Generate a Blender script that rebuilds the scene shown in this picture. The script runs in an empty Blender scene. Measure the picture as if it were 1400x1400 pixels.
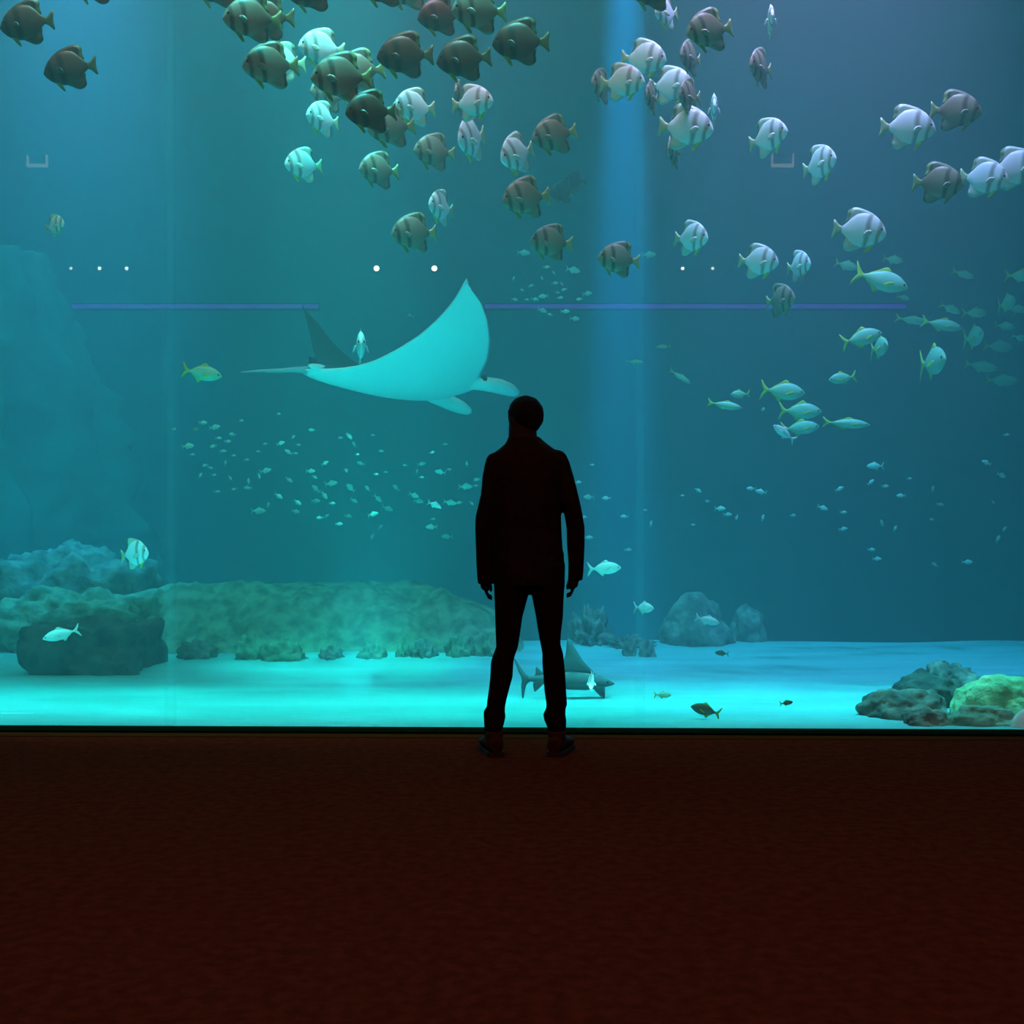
import bpy, bmesh, math, random
from mathutils import Vector, Matrix, noise, Euler
random.seed(7)
SC = bpy.context.scene
COL = SC.collection
R = math.radians
F = 1635.0            # focal length in pixels of the 1400 px frame
EYE = 1.21            # camera height

def at(px, py, d):
    """A point of the place, at depth d from the viewer, from its bearing."""
    return Vector(((px - 700) * d / F, d, EYE - (py - 700) * d / F))

def sandz(x, y):
    z = 0.035 * noise.noise(Vector((x * .5, y * .9, 3.1))) + 0.018 * noise.noise(Vector((x * .9, y * 3.2, 9.0)))
    z *= min(1, max(0, (y - 6.9) / 1.5))
    if y > 11.1:
        z -= min(1.8, .22 * (y - 11.1) ** 1.4)
    return z

# ------------------------------------------------------------------ materials
def newmat(name):
    m = bpy.data.materials.new(name)
    m.use_nodes = True
    m.node_tree.nodes.clear()
    return m, m.node_tree.nodes, m.node_tree.links

def pmat(name, col, rough=.7, col2=None, scale=6., bump=0., bscale=20., spec=.3, stretch=None, detail=4., metal=0.):
    m, N, L = newmat(name)
    out = N.new('ShaderNodeOutputMaterial')
    b = N.new('ShaderNodeBsdfPrincipled')
    L.new(b.outputs[0], out.inputs[0])
    b.inputs['Base Color'].default_value = (*col, 1)
    b.inputs['Roughness'].default_value = rough
    b.inputs['Specular IOR Level'].default_value = spec
    b.inputs['Metallic'].default_value = metal
    tc = N.new('ShaderNodeTexCoord')
    src = tc.outputs['Object']
    if stretch:
        mp = N.new('ShaderNodeMapping')
        mp.inputs['Scale'].default_value = stretch
        L.new(src, mp.inputs[0]); src = mp.outputs[0]
    if col2:
        n = N.new('ShaderNodeTexNoise'); n.inputs['Scale'].default_value = scale; n.inputs['Detail'].default_value = detail
        r = N.new('ShaderNodeValToRGB')
        r.color_ramp.elements[0].position = .35; r.color_ramp.elements[1].position = .65
        r.color_ramp.elements[0].color = (*col, 1); r.color_ramp.elements[1].color = (*col2, 1)
        L.new(src, n.inputs[0]); L.new(n.outputs[0], r.inputs[0]); L.new(r.outputs[0], b.inputs['Base Color'])
    if bump:
        n2 = N.new('ShaderNodeTexNoise'); n2.inputs['Scale'].default_value = bscale; n2.inputs['Detail'].default_value = 5
        bp = N.new('ShaderNodeBump'); bp.inputs['Strength'].default_value = bump; bp.inputs['Distance'].default_value = .03
        L.new(src, n2.inputs[0]); L.new(n2.outputs[0], bp.inputs['Height']); L.new(bp.outputs[0], b.inputs['Normal'])
    return m

def emat(name, col, s):
    m, N, L = newmat(name)
    out = N.new('ShaderNodeOutputMaterial'); e = N.new('ShaderNodeEmission')
    e.inputs[0].default_value = (*col, 1); e.inputs[1].default_value = s
    L.new(e.outputs[0], out.inputs[0])
    return m

def bandmat(name, stops, rough=.45):
    """Skin whose colour runs along the fish's own length (-.5 snout .. .5 tail)."""
    m, N, L = newmat(name)
    out = N.new('ShaderNodeOutputMaterial'); b = N.new('ShaderNodeBsdfPrincipled')
    L.new(b.outputs[0], out.inputs[0]); b.inputs['Roughness'].default_value = rough
    b.inputs['Specular IOR Level'].default_value = .4
    tc = N.new('ShaderNodeTexCoord'); sx = N.new('ShaderNodeSeparateXYZ')
    L.new(tc.outputs['Object'], sx.inputs[0])
    nz = N.new('ShaderNodeTexNoise'); nz.inputs['Scale'].default_value = 5
    L.new(tc.outputs['Object'], nz.inputs[0])
    # the bands lean a little: x + .12*z + noise
    ma = N.new('ShaderNodeMath'); ma.operation = 'MULTIPLY_ADD'; ma.inputs[1].default_value = .12
    L.new(sx.outputs[2], ma.inputs[0]); L.new(sx.outputs[0], ma.inputs[2])
    mb = N.new('ShaderNodeMath'); mb.operation = 'MULTIPLY_ADD'; mb.inputs[1].default_value = .08
    L.new(nz.outputs[0], mb.inputs[0]); L.new(ma.outputs[0], mb.inputs[2])
    mc = N.new('ShaderNodeMath'); mc.operation = 'ADD'; mc.inputs[1].default_value = .46
    L.new(mb.outputs[0], mc.inputs[0])
    r = N.new('ShaderNodeValToRGB'); cr = r.color_ramp
    while len(cr.elements) < len(stops): cr.elements.new(.5)
    for e, (p, c) in zip(cr.elements, stops):
        e.position = p; e.color = (*c, 1)
    L.new(mc.outputs[0], r.inputs[0]); L.new(r.outputs[0], b.inputs['Base Color'])
    return m

def watermat():
    m, N, L = newmat('tank_water')
    out = N.new('ShaderNodeOutputMaterial')
    s = N.new('ShaderNodeVolumeScatter'); a = N.new('ShaderNodeVolumeAbsorption'); ad = N.new('ShaderNodeAddShader')
    s.inputs['Color'].default_value = (.78, .88, 1, 1); s.inputs['Density'].default_value = WATER_S
    s.inputs['Anisotropy'].default_value = .2
    # absorption = (1 - colour) * density
    a.inputs['Color'].default_value = (.0, .88, .87, 1); a.inputs['Density'].default_value = WATER_A
    L.new(s.outputs[0], ad.inputs[0]); L.new(a.outputs[0], ad.inputs[1]); L.new(ad.outputs[0], out.inputs['Volume'])
    return m

def clearmat(name, tint, gloss, trans=0., tcol=(1, 1, 1)):
    m, N, L = newmat(name)
    out = N.new('ShaderNodeOutputMaterial'); t = N.new('ShaderNodeBsdfTransparent'); g = N.new('ShaderNodeBsdfGlossy')
    t.inputs[0].default_value = (*tint, 1); g.inputs['Roughness'].default_value = .02
    g.inputs[0].default_value = (.9, .95, 1, 1)
    mx = N.new('ShaderNodeMixShader'); mx.inputs[0].default_value = gloss
    L.new(t.outputs[0], mx.inputs[1]); L.new(g.outputs[0], mx.inputs[2])
    last = mx
    if trans:
        tr = N.new('ShaderNodeBsdfTranslucent'); tr.inputs[0].default_value = (*tcol, 1)
        m2 = N.new('ShaderNodeMixShader'); m2.inputs[0].default_value = trans
        L.new(mx.outputs[0], m2.inputs[1]); L.new(tr.outputs[0], m2.inputs[2]); last = m2
    L.new(last.outputs[0], out.inputs[0])
    return m

WATER_S, WATER_A = .053, .30

M = {}
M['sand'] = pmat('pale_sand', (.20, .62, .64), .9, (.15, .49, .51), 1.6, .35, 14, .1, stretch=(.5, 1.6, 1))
M['rock'] = pmat('reef_rock', (.09, .12, .11), .9, (.27, .33, .28), 7, .9, 11, .1)
M['dark_rock'] = pmat('dark_rock', (.05, .065, .065), .9, (.12, .15, .13), 6, .8, 12, .1)
M['green_rock'] = pmat('algae_rock', (.20, .42, .22), .9, (.48, .75, .42), 7, .9, 16, .1)
M['teal_rock'] = pmat('teal_rock', (.14, .32, .24), .9, (.30, .52, .42), 7, .9, 16, .1)
M['ridge'] = pmat('coral_ridge', (.10, .20, .13), .9, (.28, .42, .28), 8, .9, 9, .1)
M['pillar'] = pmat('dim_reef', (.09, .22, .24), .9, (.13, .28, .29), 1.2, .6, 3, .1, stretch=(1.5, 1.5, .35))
M['tank_wall'] = pmat('tank_wall_paint', (.05, .20, .25), .9, (.06, .24, .28), .35)
M['carpet'] = pmat('brown_carpet', (.060, .0170, .0085), 1., (.092, .0240, .0125), 22., .5, 160, 0.)
M['hall'] = pmat('hall_paint', (.03, .02, .017), .9)
M['seal'] = pmat('dark_seal', (.003, .010, .005), .9, spec=0)
M['kerb'] = pmat('floor_edge', (.05, .022, .007), .9, spec=0)
M['pane'] = clearmat('acrylic', (.985, .995, 1), .025)
M['joint'] = clearmat('acrylic_joint', (.97, 1, 1), .01, .028, (.75, .95, 1))
M['jacket'] = pmat('black_jacket', (.012, .007, .005), .9, (.016, .009, .006), 30, .2, 60, .05)
M['trousers'] = pmat('dark_trousers', (.011, .006, .005), .95, None, 1, .3, 80, .05)
M['shoe'] = pmat('brown_shoe', (.035, .012, .006), .7, None, 1, 0, 1, .1)
M['sole'] = pmat('shoe_sole', (.02, .01, .006), .8)
M['skin'] = pmat('skin', (.022, .011, .008), .7, None, 1, 0, 1, .1)
M['hair'] = pmat('dark_hair', (.008, .005, .004), .8, None, 1, .5, 120, .1)

S1, S2, S3 = (.88, .85, .90), (.40, .35, .33), (.50, .46, .44)  # one batfish skin in three tones, its lighting put into the colour
M['silver'] = bandmat('silver_batfish_skin', [(0, S1), (.09, S1), (.115, S2), (.15, S2), (.19, S1), (.29, S1), (.33, S2), (.37, S2), (.42, S1), (.80, S1), (.92, S3), (1, S3)])
G1, G2, G3 = (.33, .25, .18), (.12, .085, .06), (.20, .14, .09)
M['grey'] = bandmat('half_shaded_batfish_skin', [(0, G1), (.09, G1), (.115, G2), (.15, G2), (.19, G1), (.29, G1), (.33, G2), (.37, G2), (.42, G1), (.80, G3), (1, G3)])
B1, B2, B3 = (.13, .046, .020), (.05, .018, .009), (.10, .040, .016)  # same skin in weak light: the shade is put into the colour
M['brown'] = bandmat('shaded_batfish_skin', [(0, B1), (.09, B1), (.115, B2), (.16, B2), (.2, B1), (.28, B1), (.32, B2), (.38, B2), (.44, B1), (.80, B3), (1, B3)])
M['silver_fin'] = bandmat('pale_fin', [(0, (.55, .56, .50)), (.70, (.55, .58, .50)), (.75, (.16, .15, .08)), (.80, (.40, .45, .22)), (1, (.45, .50, .28))])
M['grey_fin'] = bandmat('grey_fin', [(0, (.22, .21, .16)), (.66, (.20, .19, .13)), (.70, (.06, .05, .03)), (.75, (.24, .28, .10)), (1, (.28, .33, .12))])
M['brown_fin'] = bandmat('brown_fin', [(0, (.09, .045, .018)), (.66, (.09, .05, .018)), (.71, (.04, .025, .015)), (.75, (.14, .15, .035)), (.86, (.13, .13, .03)), (1, (.12, .10, .035))])  # darkened to go with the shaded skin
M['yellow'] = pmat('yellow_fin', (.62, .60, .04), .6)
M['dull_yellow'] = pmat('dull_yellow_fin', (.22, .26, .03), .6)
M['eye'] = pmat('fish_eye', (.01, .01, .01), .2)
M['jack'] = bandmat('teal_silver_skin', [(0, (.26, .52, .30)), (.25, (.36, .66, .50)), (.6, (.36, .66, .48)), (.85, (.34, .60, .22)), (1, (.4, .6, .2))])
M['jack_fin'] = pmat('yellow_green_fin', (.48, .62, .08), .6)
M['pale'] = pmat('pale_fish_skin', (.75, .85, .85), .5, (.60, .75, .72), 6)
M['pale_fin'] = pmat('pale_fish_fin', (.62, .78, .70), .6)
M['tiny'] = pmat('small_fish_skin', (.50, .80, .68), .5)
M['brownfish'] = bandmat('dark_brown_fish_skin', [(0, (.06, .04, .01)), (.5, (.12, .07, .02)), (.8, (.08, .06, .01)), (1, (.5, .5, .05))])
M['manta_back'] = pmat('manta_back', (.012, .009, .012), .6, (.03, .02, .026), 3)
M['manta_belly'] = pmat('manta_belly', (.86, .88, .86), .6, (.80, .84, .82), 2)
M['manta_tail'] = pmat('manta_tail_skin', (.45, .45, .48), .6)
M['shark'] = pmat('shark_skin', (.10, .15, .17), .7, (.13, .18, .20), 5)

# ------------------------------------------------------------------ mesh helpers
def link(name, bm, mat, parent=None, smooth=True, mats=None):
    bmesh.ops.recalc_face_normals(bm, faces=bm.faces)
    me = bpy.data.meshes.new(name)
    bm.to_mesh(me); bm.free()
    for m in (mats or [mat]): me.materials.append(m)
    if smooth:
        for p in me.polygons: p.use_smooth = True
    o = bpy.data.objects.new(name, me); COL.objects.link(o)
    if parent: o.parent = parent
    return o

def tag(o, label=None, cat=None, group=None, kind=None):
    if label: o['label'] = label
    if cat: o['category'] = cat
    if group: o['group'] = group
    if kind: o['kind'] = kind
    return o

def empty(name, loc=(0, 0, 0)):
    o = bpy.data.objects.new(name, None); COL.objects.link(o)
    o.empty_display_size = .1; o.location = loc
    return o

def copy_tree(o, parent=None):
    c = o.copy(); COL.objects.link(c)
    if parent: c.parent = parent
    for ch in list(o.children):
        copy_tree(ch, c)
    return c

def box(bm, lo, hi):
    r = bmesh.ops.create_cube(bm, size=1)
    for v in r['verts']:
        v.co = Vector([(lo[i] + hi[i]) / 2 + v.co[i] * (hi[i] - lo[i]) for i in range(3)])

def rings(bm, rs, cap=True):
    """Skin a list of rings (each a list of points, same length)."""
    vv = [[bm.verts.new(p) for p in r] for r in rs]
    n = len(vv[0])
    for a, b in zip(vv, vv[1:]):
        for i in range(n):
            bm.faces.new((a[i], a[(i + 1) % n], b[(i + 1) % n], b[i]))
    if cap:
        bm.faces.new(vv[0]); bm.faces.new(list(reversed(vv[-1])))

def loft(bm, secs, n=24):
    """Horizontal superellipse sections (cx, cy, z, rx, ry)."""
    out = []
    for cx, cy, z, rx, ry in secs:
        ring = []
        for k in range(n):
            t = 2 * math.pi * k / n
            c, s = math.cos(t), math.sin(t)
            e = .85
            ring.append((cx + rx * math.copysign(abs(c) ** e, c), cy + ry * math.copysign(abs(s) ** e, s), z))
        out.append(ring)
    rings(bm, out)

def tube(bm, pts, rad, n=10, flat=1.):
    pts = [Vector(p) for p in pts]
    out = []
    for i, p in enumerate(pts):
        d = (pts[min(i + 1, len(pts) - 1)] - pts[max(i - 1, 0)]).normalized()
        a = d.cross(Vector((0, 0, 1))) if abs(d.z) < .9 else d.cross(Vector((0, 1, 0)))
        a.normalize(); b = d.cross(a).normalized()
        r = rad[i] if isinstance(rad, (list, tuple)) else rad
        out.append([p + a * math.cos(2 * math.pi * k / n) * r + b * math.sin(2 * math.pi * k / n) * r * flat for k in range(n)])
    rings(bm, out)

def ball(bm, c, r, sub=3):
    g = bmesh.ops.create_icosphere(bm, subdivisions=sub, radius=1)
    for v in g['verts']:
        v.co = Vector((c[0] + v.co.x * r[0], c[1] + v.co.y * r[1], c[2] + v.co.z * r[2]))
    return g['verts']

def plate(bm, outline, t, y=0., tilt=None, curve=0.):
    """A fin: an outline in x,z with thickness t, thinner to its rim."""
    n = len(outline)
    cx = sum(p[0] for p in outline) / n; cz = sum(p[1] for p in outline) / n
    def tr(x, yy, z):
        v = Vector((x, yy + curve * (x - cx) ** 2, z))
        if tilt:
            piv, mat = tilt
            v = piv + mat @ (v - piv)
        return v
    rim = [bm.verts.new(tr(x, y, z)) for x, z in outline]
    mids = []
    for s in (1, -1):
        ring = [bm.verts.new(tr(cx + (x - cx) * .6, y + s * t, cz + (z - cz) * .6)) for x, z in outline]
        c = bm.verts.new(tr(cx, y + s * t * 1.1, cz))
        for i in range(n):
            j = (i + 1) % n
            bm.faces.new((rim[i], rim[j], ring[j], ring[i])); bm.faces.new((ring[i], ring[j], c))

def interp(tab, x):
    if x <= tab[0][0]: return tab[0][1]
    for (a, va), (b, vb) in zip(tab, tab[1:]):
        if x <= b:
            t = (x - a) / (b - a)
            return va + (vb - va) * t
    return tab[-1][1]

def fish_body(bm, top, bot, thick, x0, x1, nr=22, n=16):
    out = []
    for i in range(nr + 1):
        t = i / nr
        x = x0 + (x1 - x0) * (t ** 1.25)
        zt, zb, w = interp(top, x), interp(bot, x), interp(thick, x)
        c, h = (zt + zb) / 2, max(.004, (zt - zb) / 2)
        out.append([(x, w * math.copysign(abs(math.cos(a)) ** 1.2, math.cos(a)), c + h * math.sin(a)) for a in [2 * math.pi * k / n for k in range(n)]])
    rings(bm, out)

# ------------------------------------------------------------------ the setting
YAW = -.0228
GY = 6.585            # the glass stands here
def struct(name, lo, hi, mat, rot=False):
    bm = bmesh.new(); box(bm, lo, hi)
    o = link(name, bm, mat, smooth=False)
    if rot:
        o.location = (0, GY, 0); o.rotation_euler = (0, 0, YAW)
    return tag(o, kind='structure')

struct('floor', (-9, -9, -.12), (9, 6.60, 0), M['carpet'])
struct('wall_back', (-9.2, -9.3, -.1), (9.2, -9, 7.2), M['hall'])
struct('wall_left', (-9.3, -9, -.1), (-9, 6.5, 7.2), M['hall'])
struct('wall_right', (9, -9, -.1), (9.3, 6.5, 7.2), M['hall'])
struct('ceiling', (-9.3, -9.3, 7.0), (9.3, 6.3, 7.3), M['hall'])
struct('wall_front', (-9.2, -.03, 6.0), (9.2, .05, 10.4), M['hall'], True)
struct('trim_1', (-9.2, -.20, -.10), (9.2, -.10, .004), M['kerb'], True)      # floor edge in front of the glass
struct('trim_2', (-9.2, -.10, -.10), (9.2, .05, .016), M['seal'], True)      # dark bottom seal
seams = [-7.1, -4.5, -1.90, .705, 3.3, 5.9, 8.5]
for i, (a, b) in enumerate(zip(seams, seams[1:])):
    struct('window_%d' % (i + 1), (a + .024, -.01, .02), (b - .024, .05, 6.0), M['pane'], True)
for i, s in enumerate(seams):
    struct('trim_%d' % (i + 3), (s - .024, -.012, .02), (s + .024, .052, 6.0), M['joint'], True)

TB, TX, TT = 20.0, 9.6, 9.95
struct('wall_tank_back', (-TX, TB, -2.4), (TX, TB + .3, 10.4), M['tank_wall'])
struct('wall_tank_left', (-TX - .3, 6.8, -2.4), (-TX, TB, 10.4), M['tank_wall'])
struct('wall_tank_right', (TX, 6.3, -2.4), (TX + .3, TB, 10.4), M['tank_wall'])

# sand bed: a heightfield with a skirt
bm = bmesh.new()
NX, NY = 130, 150
g = [[None] * (NX + 1) for _ in range(NY + 1)]
for j in range(NY + 1):
    for i in range(NX + 1):
        x = -TX + 2 * TX * i / NX
        t = j / NY
        y = GY - YAW * 0 + .075 + YAW * x * (1 - t) + (TB - GY - .075) * (t ** 1.5)
        g[j][i] = bm.verts.new((x, y, sandz(x, y) + .006))
for j in range(NY):
    for i in range(NX):
        bm.faces.new((g[j][i], g[j][i + 1], g[j + 1][i + 1], g[j + 1][i]))
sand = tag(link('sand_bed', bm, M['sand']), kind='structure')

bm = bmesh.new(); box(bm, (-TX + .01, GY + .30, -2.3), (TX - .01, TB - .001, TT))
for v in bm.verts:
    if v.co.y < GY + .5: v.co.y = GY + .056 + YAW * v.co.x
water = tag(link('tank_water', bm, watermat(), smooth=False), 'clear blue green water filling the whole aquarium tank', 'water', kind='stuff')

# ------------------------------------------------------------------ rocks
def rock(name, px0, px1, top, d, mat, seed, depth=None, amp=.22, freq=1.6, blocky=0., label=None, cat='rock', group=None, base=None, sub=5):
    a, b = at(px0, top, d), at(px1, top, d)
    cx, w = (a.x + b.x) / 2, (b.x - a.x) / 2
    gz = sandz(cx, d) if base is None else base
    h = a.z - gz
    dep = depth or w * .8
    bm = bmesh.new()
    gm = bmesh.ops.create_icosphere(bm, subdivisions=sub, radius=1)
    off = Vector((seed * 7.3, seed * 3.1, seed * 1.7))
    for v in gm['verts']:
        n = v.co.normalized()
        if blocky:
            k = max(abs(n.x), abs(n.y), abs(n.z))
            n = n.lerp(n / k * .9, blocky)
        f = 1 + amp * noise.fractal(n * freq + off, .9, 2.1, 5) - amp * .25
        f += .5 * amp * (noise.cell(n * freq * 2.2 + off) - .5) * .35
        z = n.z * f
        v.co = Vector((n.x * f * w, n.y * f * dep, (z * h if z > 0 else z * .12)))
    zmax = max(v.co.z for v in bm.verts); xs = [v.co.x for v in bm.verts]
    sx = 2 * w / (max(xs) - min(xs)); ox = -(max(xs) + min(xs)) / 2
    for v in bm.verts:
        v.co.x = (v.co.x + ox) * sx
        if v.co.z > 0: v.co.z *= h / zmax
    o = link(name, bm, mat)
    o.location = (cx, d + dep * .35, gz - .01)
    if label: tag(o, label, cat, group)
    return o

RK = 'boulders on the sand'
rock('block_rock', 30, 214, 838, 9.1, M['dark_rock'], 1, .38, .20, 1.5, .85, 'long dark block of rock on the sand at the left, a bright fish before it')
rock('dome_rock', 903, 1008, 808, 10.9, M['rock'], 2, .4, .16, 1.3, 0, 'large domed boulder standing on the sand right of the man', 'rock', RK)
rock('dome_rock', 998, 1053, 824, 11.3, M['rock'], 3, .3, .2, 1.5, .2, 'smaller slanting boulder leaning behind the large dome at right', 'rock', RK)
rock('coral_clump', 776, 846, 824, 10.9, M['rock'], 4, .3, .45, 3.2, 0, 'knobbly coral clump just right of the man, behind the shark', 'coral')
rock('rubble', 826, 905, 866, 10.6, M['rock'], 5, .22, .5, 4, 0, 'low strip of coral rubble between the coral clump and the dome', 'rubble')
RB = 'rocks piled at the right of the glass'
rock('boulder', 1174, 1300, 940, 7.02, M['rock'], 6, .17, .2, 1.5, .15, 'low blue grey boulder, leftmost of the rock pile at right', 'rock', RB)
rock('boulder', 1216, 1334, 914, 7.4, M['dark_rock'], 7, .2, .2, 1.6, .2, 'dark boulder in the middle of the rock pile at right', 'rock', RB)
rock('boulder', 1262, 1345, 903, 8.0, M['rock'], 8, .2, .25, 2, 0, 'green topped boulder at the back of the rock pile at right', 'rock', RB)
rock('boulder', 1306, 1440, 920, 7.08, M['green_rock'], 9, .17, .16, 1.3, .15, 'bright green algae covered boulder at the right edge of the glass', 'rock', RB)
rock('boulder', 1288, 1395, 962, 6.76, M['teal_rock'], 10, .09, .2, 1.7, .1, 'low teal boulder touching the glass below the bright green one', 'rock', RB)
rock('boulder', 1238, 1302, 966, 6.76, M['rock'], 14, .09, .2, 1.6, .1, 'small blue grey boulder touching the glass, left of the low teal one', 'rock', RB)
rock('boulder', 1384, 1425, 968, 6.68, M['pale'], 11, .05, .1, 1.2, 0, 'small round white boulder low at the right edge of the glass', 'rock', RB, sub=4)
rock('rock_ledge', -40, 212, 736, 11.6, M['rock'], 12, .7, .2, 2.2, .5, 'broad weathered rock ledge rising behind the dark block at left', 'rock')
rock('rock_step', -60, 250, 800, 10.6, M['ridge'], 13, .6, .3, 2.2, .5, 'low rock step between the ledge and the dark block at left', 'rock')

# ridge of coral rock across the middle
bm = bmesh.new()
NX, NY = 150, 60
x0, x1, y0, y1 = -3.7, .12, 9.75, 13.6
g = []
for j in range(NY + 1):
    row = []
    for i in range(NX + 1):
        x = x0 + (x1 - x0) * i / NX; y = y0 + (y1 - y0) * j / NY
        front = 10.0 + .12 * noise.noise(Vector((x * 1.4, 2, 0))) - .15 * max(0, (x + .8))
        s = min(1, max(0, (y - front) / 1.0)); s = s * s * (3 - 2 * s)
        topz = .56 if x < -.95 else max(.24, .56 - (x + .95) * .32)
        e = min(1, max(0, (x - x0) / .5)) * min(1, max(0, (x1 - x) / .22)) * min(1, (y1 - y) / .6 + .02)
        p = Vector((x * 2.6, y * 2.6, 1))
        rough = .10 * noise.fractal(p, .8, 2.2, 5) + .05 * abs(noise.noise(p * 2.7))
        z = (topz * s + rough * (.3 + .7 * min(1, s * 3)) * (.45 if s > .97 else 1)) * e
        row.append(bm.verts.new((x, y, sandz(x, y) - .05 + max(0, z + .04 * s))))
    g.append(row)
for j in range(NY):
    for i in range(NX):
        bm.faces.new((g[j][i], g[j][i + 1], g[j + 1][i + 1], g[j + 1][i]))
tag(link('coral_ridge', bm, M['ridge']), 'long low ridge of green coral rock left of the man', 'reef')

for i, (a, b_, t, d) in enumerate([(236, 300, 872, 9.75), (318, 368, 866, 9.7), (352, 420, 872, 9.6), (432, 470, 880, 9.7), (486, 530, 874, 9.75), (538, 568, 868, 9.85), (560, 600, 872, 9.8), (606, 650, 866, 9.85), (640, 690, 862, 9.95), (850, 872, 868, 10.2), (872, 898, 872, 10.1)]):
    if d < 10: rock('stone', a, b_, t, d, M['ridge'] if i % 3 else M['rock'], 20 + i, .16, .4, 2.6, .1, 'rough stone lying at the foot of the long green coral ridge', 'rock', 'stones at the foot of the ridge', sub=4)
    else: rock('stone', a, b_, t, d, M['rock'], 20 + i, .1, .4, 2.6, .1, 'loose stone on the sand in front of the coral rubble strip', 'rock', 'stones by the rubble', sub=4)

# tall reef wall, dim in the left background
bm = bmesh.new()
NX, NZ = 90, 80
rs = []
for j in range(NZ + 1):
    ring = []
    z = -1.5 + 6.0 * j / NZ
    shrink = 1 - .55 * max(0, (z - 1.0) / 3.5)
    for i in range(NX):
        a = 2 * math.pi * i / NX
        n = Vector((math.cos(a) * 3.2, math.sin(a) * 3.2, z * .45))
        f = shrink * (1 + .45 * noise.fractal(n, .8, 2.1, 5))
        ring.append((math.cos(a) * 2.3 * f, math.sin(a) * 1.2 * f, z))
    rs.append(ring)
rings(bm, rs)
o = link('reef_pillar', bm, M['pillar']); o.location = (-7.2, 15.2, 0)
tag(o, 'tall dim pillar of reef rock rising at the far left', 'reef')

# ------------------------------------------------------------------ light strips, and glowing stand-ins for lamp and sign reflections
bm = bmesh.new()
def lamp_glint(px, r, label, s):  # glowing disc standing in for a hall lamp mirrored in the glass
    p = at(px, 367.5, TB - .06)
    root = empty('lamp_glint', p)
    tag(root, label, 'lamp reflection', 'small lamp reflections')
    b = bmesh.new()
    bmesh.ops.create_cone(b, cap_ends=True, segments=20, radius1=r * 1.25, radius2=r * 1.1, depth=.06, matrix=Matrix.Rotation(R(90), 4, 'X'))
    link('glint_rim', b, M['seal'], root, False)
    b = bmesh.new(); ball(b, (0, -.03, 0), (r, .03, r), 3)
    link('lens', b, emat('warm_glint', (1, .030, .024), s * 4), root)  # glowing face that imitates the reflection
bm.free()
lamp_glint(98, .026, 'small dim lamp reflection, leftmost of the row of three at left', 14)
lamp_glint(137, .030, 'small warm lamp reflection, middle of the row of three at left', 22)
lamp_glint(174, .030, 'small warm lamp reflection, rightmost of the row of three at left', 22)
lamp_glint(515, .046, 'bright lamp reflection, left one of the pair above the manta ray', 48)
lamp_glint(594, .046, 'bright lamp reflection, right one of the pair above the manta ray', 48)
lamp_glint(933, .030, 'small lamp reflection below a white batfish, left of its pair', 22)
lamp_glint(974, .026, 'small lamp reflection left of a glowing white batfish, right of its pair', 16)

def light_strip(px0, px1, label):
    a, b = at(px0, 419, TB - .05), at(px1, 419, TB - .05)
    root = empty('light_strip', ((a.x + b.x) / 2, TB, a.z)); tag(root, label, 'light strip', 'violet light strips on the far wall')
    w = (b.x - a.x) / 2
    m = bmesh.new(); box(m, (-w, -.05, -.06), (w, -.001, .06)); link('channel', m, M['seal'], root, False)
    m = bmesh.new(); box(m, (-w + .02, -.075, -.032), (w - .02, -.05, .032)); link('diffuser', m, emat('violet_led', (1, .0, .22), 2.6), root, False)
light_strip(-60, 437, 'thin violet light strip on the far wall, left of the manta ray')
light_strip(662, 1240, 'thin violet light strip on the far wall, right of the manta ray')

def sign_glint(px, py, w, h, label):  # glowing bars standing in for a lit sign mirrored in the glass
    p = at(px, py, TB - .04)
    root = empty('sign_reflection', p); tag(root, label, 'sign reflection', 'pale rectangular sign reflections')
    e = emat('pale_sign_glint', (1, .022, .022), 11.)
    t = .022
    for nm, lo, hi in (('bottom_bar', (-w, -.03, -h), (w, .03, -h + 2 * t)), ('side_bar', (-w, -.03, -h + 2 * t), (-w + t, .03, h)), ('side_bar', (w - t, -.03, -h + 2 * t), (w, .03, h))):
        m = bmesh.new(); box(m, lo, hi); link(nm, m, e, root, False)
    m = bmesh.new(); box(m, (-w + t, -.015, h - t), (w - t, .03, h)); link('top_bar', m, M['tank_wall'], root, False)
sign_glint(51, 220, .17, .10, 'small pale rectangular sign reflection high at left')
sign_glint(1070, 219, .185, .11, 'small pale rectangular sign reflection at right, below a batfish')

# ------------------------------------------------------------------ fish
BT = [(-.5, -.045), (-.46, .07), (-.40, .165), (-.30, .265), (-.18, .325), (-.05, .345), (.08, .315), (.18, .23), (.26, .12), (.33, .055)]
BB = [(-.5, -.06), (-.46, -.13), (-.40, -.19), (-.30, -.26), (-.18, -.305), (-.05, -.315), (.08, -.285), (.18, -.21), (.26, -.11), (.33, -.055)]
BW = [(-.5, .012), (-.45, .04), (-.35, .068), (-.22, .08), (-.08, .078), (.08, .06), (.2, .036), (.33, .014)]
def bm_body(t, b, w, x0, x1, nr=24):
    m = bmesh.new(); fish_body(m, t, b, w, x0, x1, nr); return m
def bm_plate(outline, t, **k):
    m = bmesh.new(); plate(m, outline, t, **k); return m
def arcpts(pts, n=3):
    """Round an outline with Catmull-Rom steps."""
    out = []; L = len(pts)
    for i in range(L):
        p0, p1, p2, p3 = (Vector(pts[(i + k) % L]) for k in (-1, 0, 1, 2))
        for s in range(n):
            t = s / n
            out.append(tuple(.5 * ((2 * p1) + (-p0 + p2) * t + (2 * p0 - 5 * p1 + 4 * p2 - p3) * t * t + (-p0 + 3 * p1 - 3 * p2 + p3) * t ** 3)))
    return out
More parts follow.
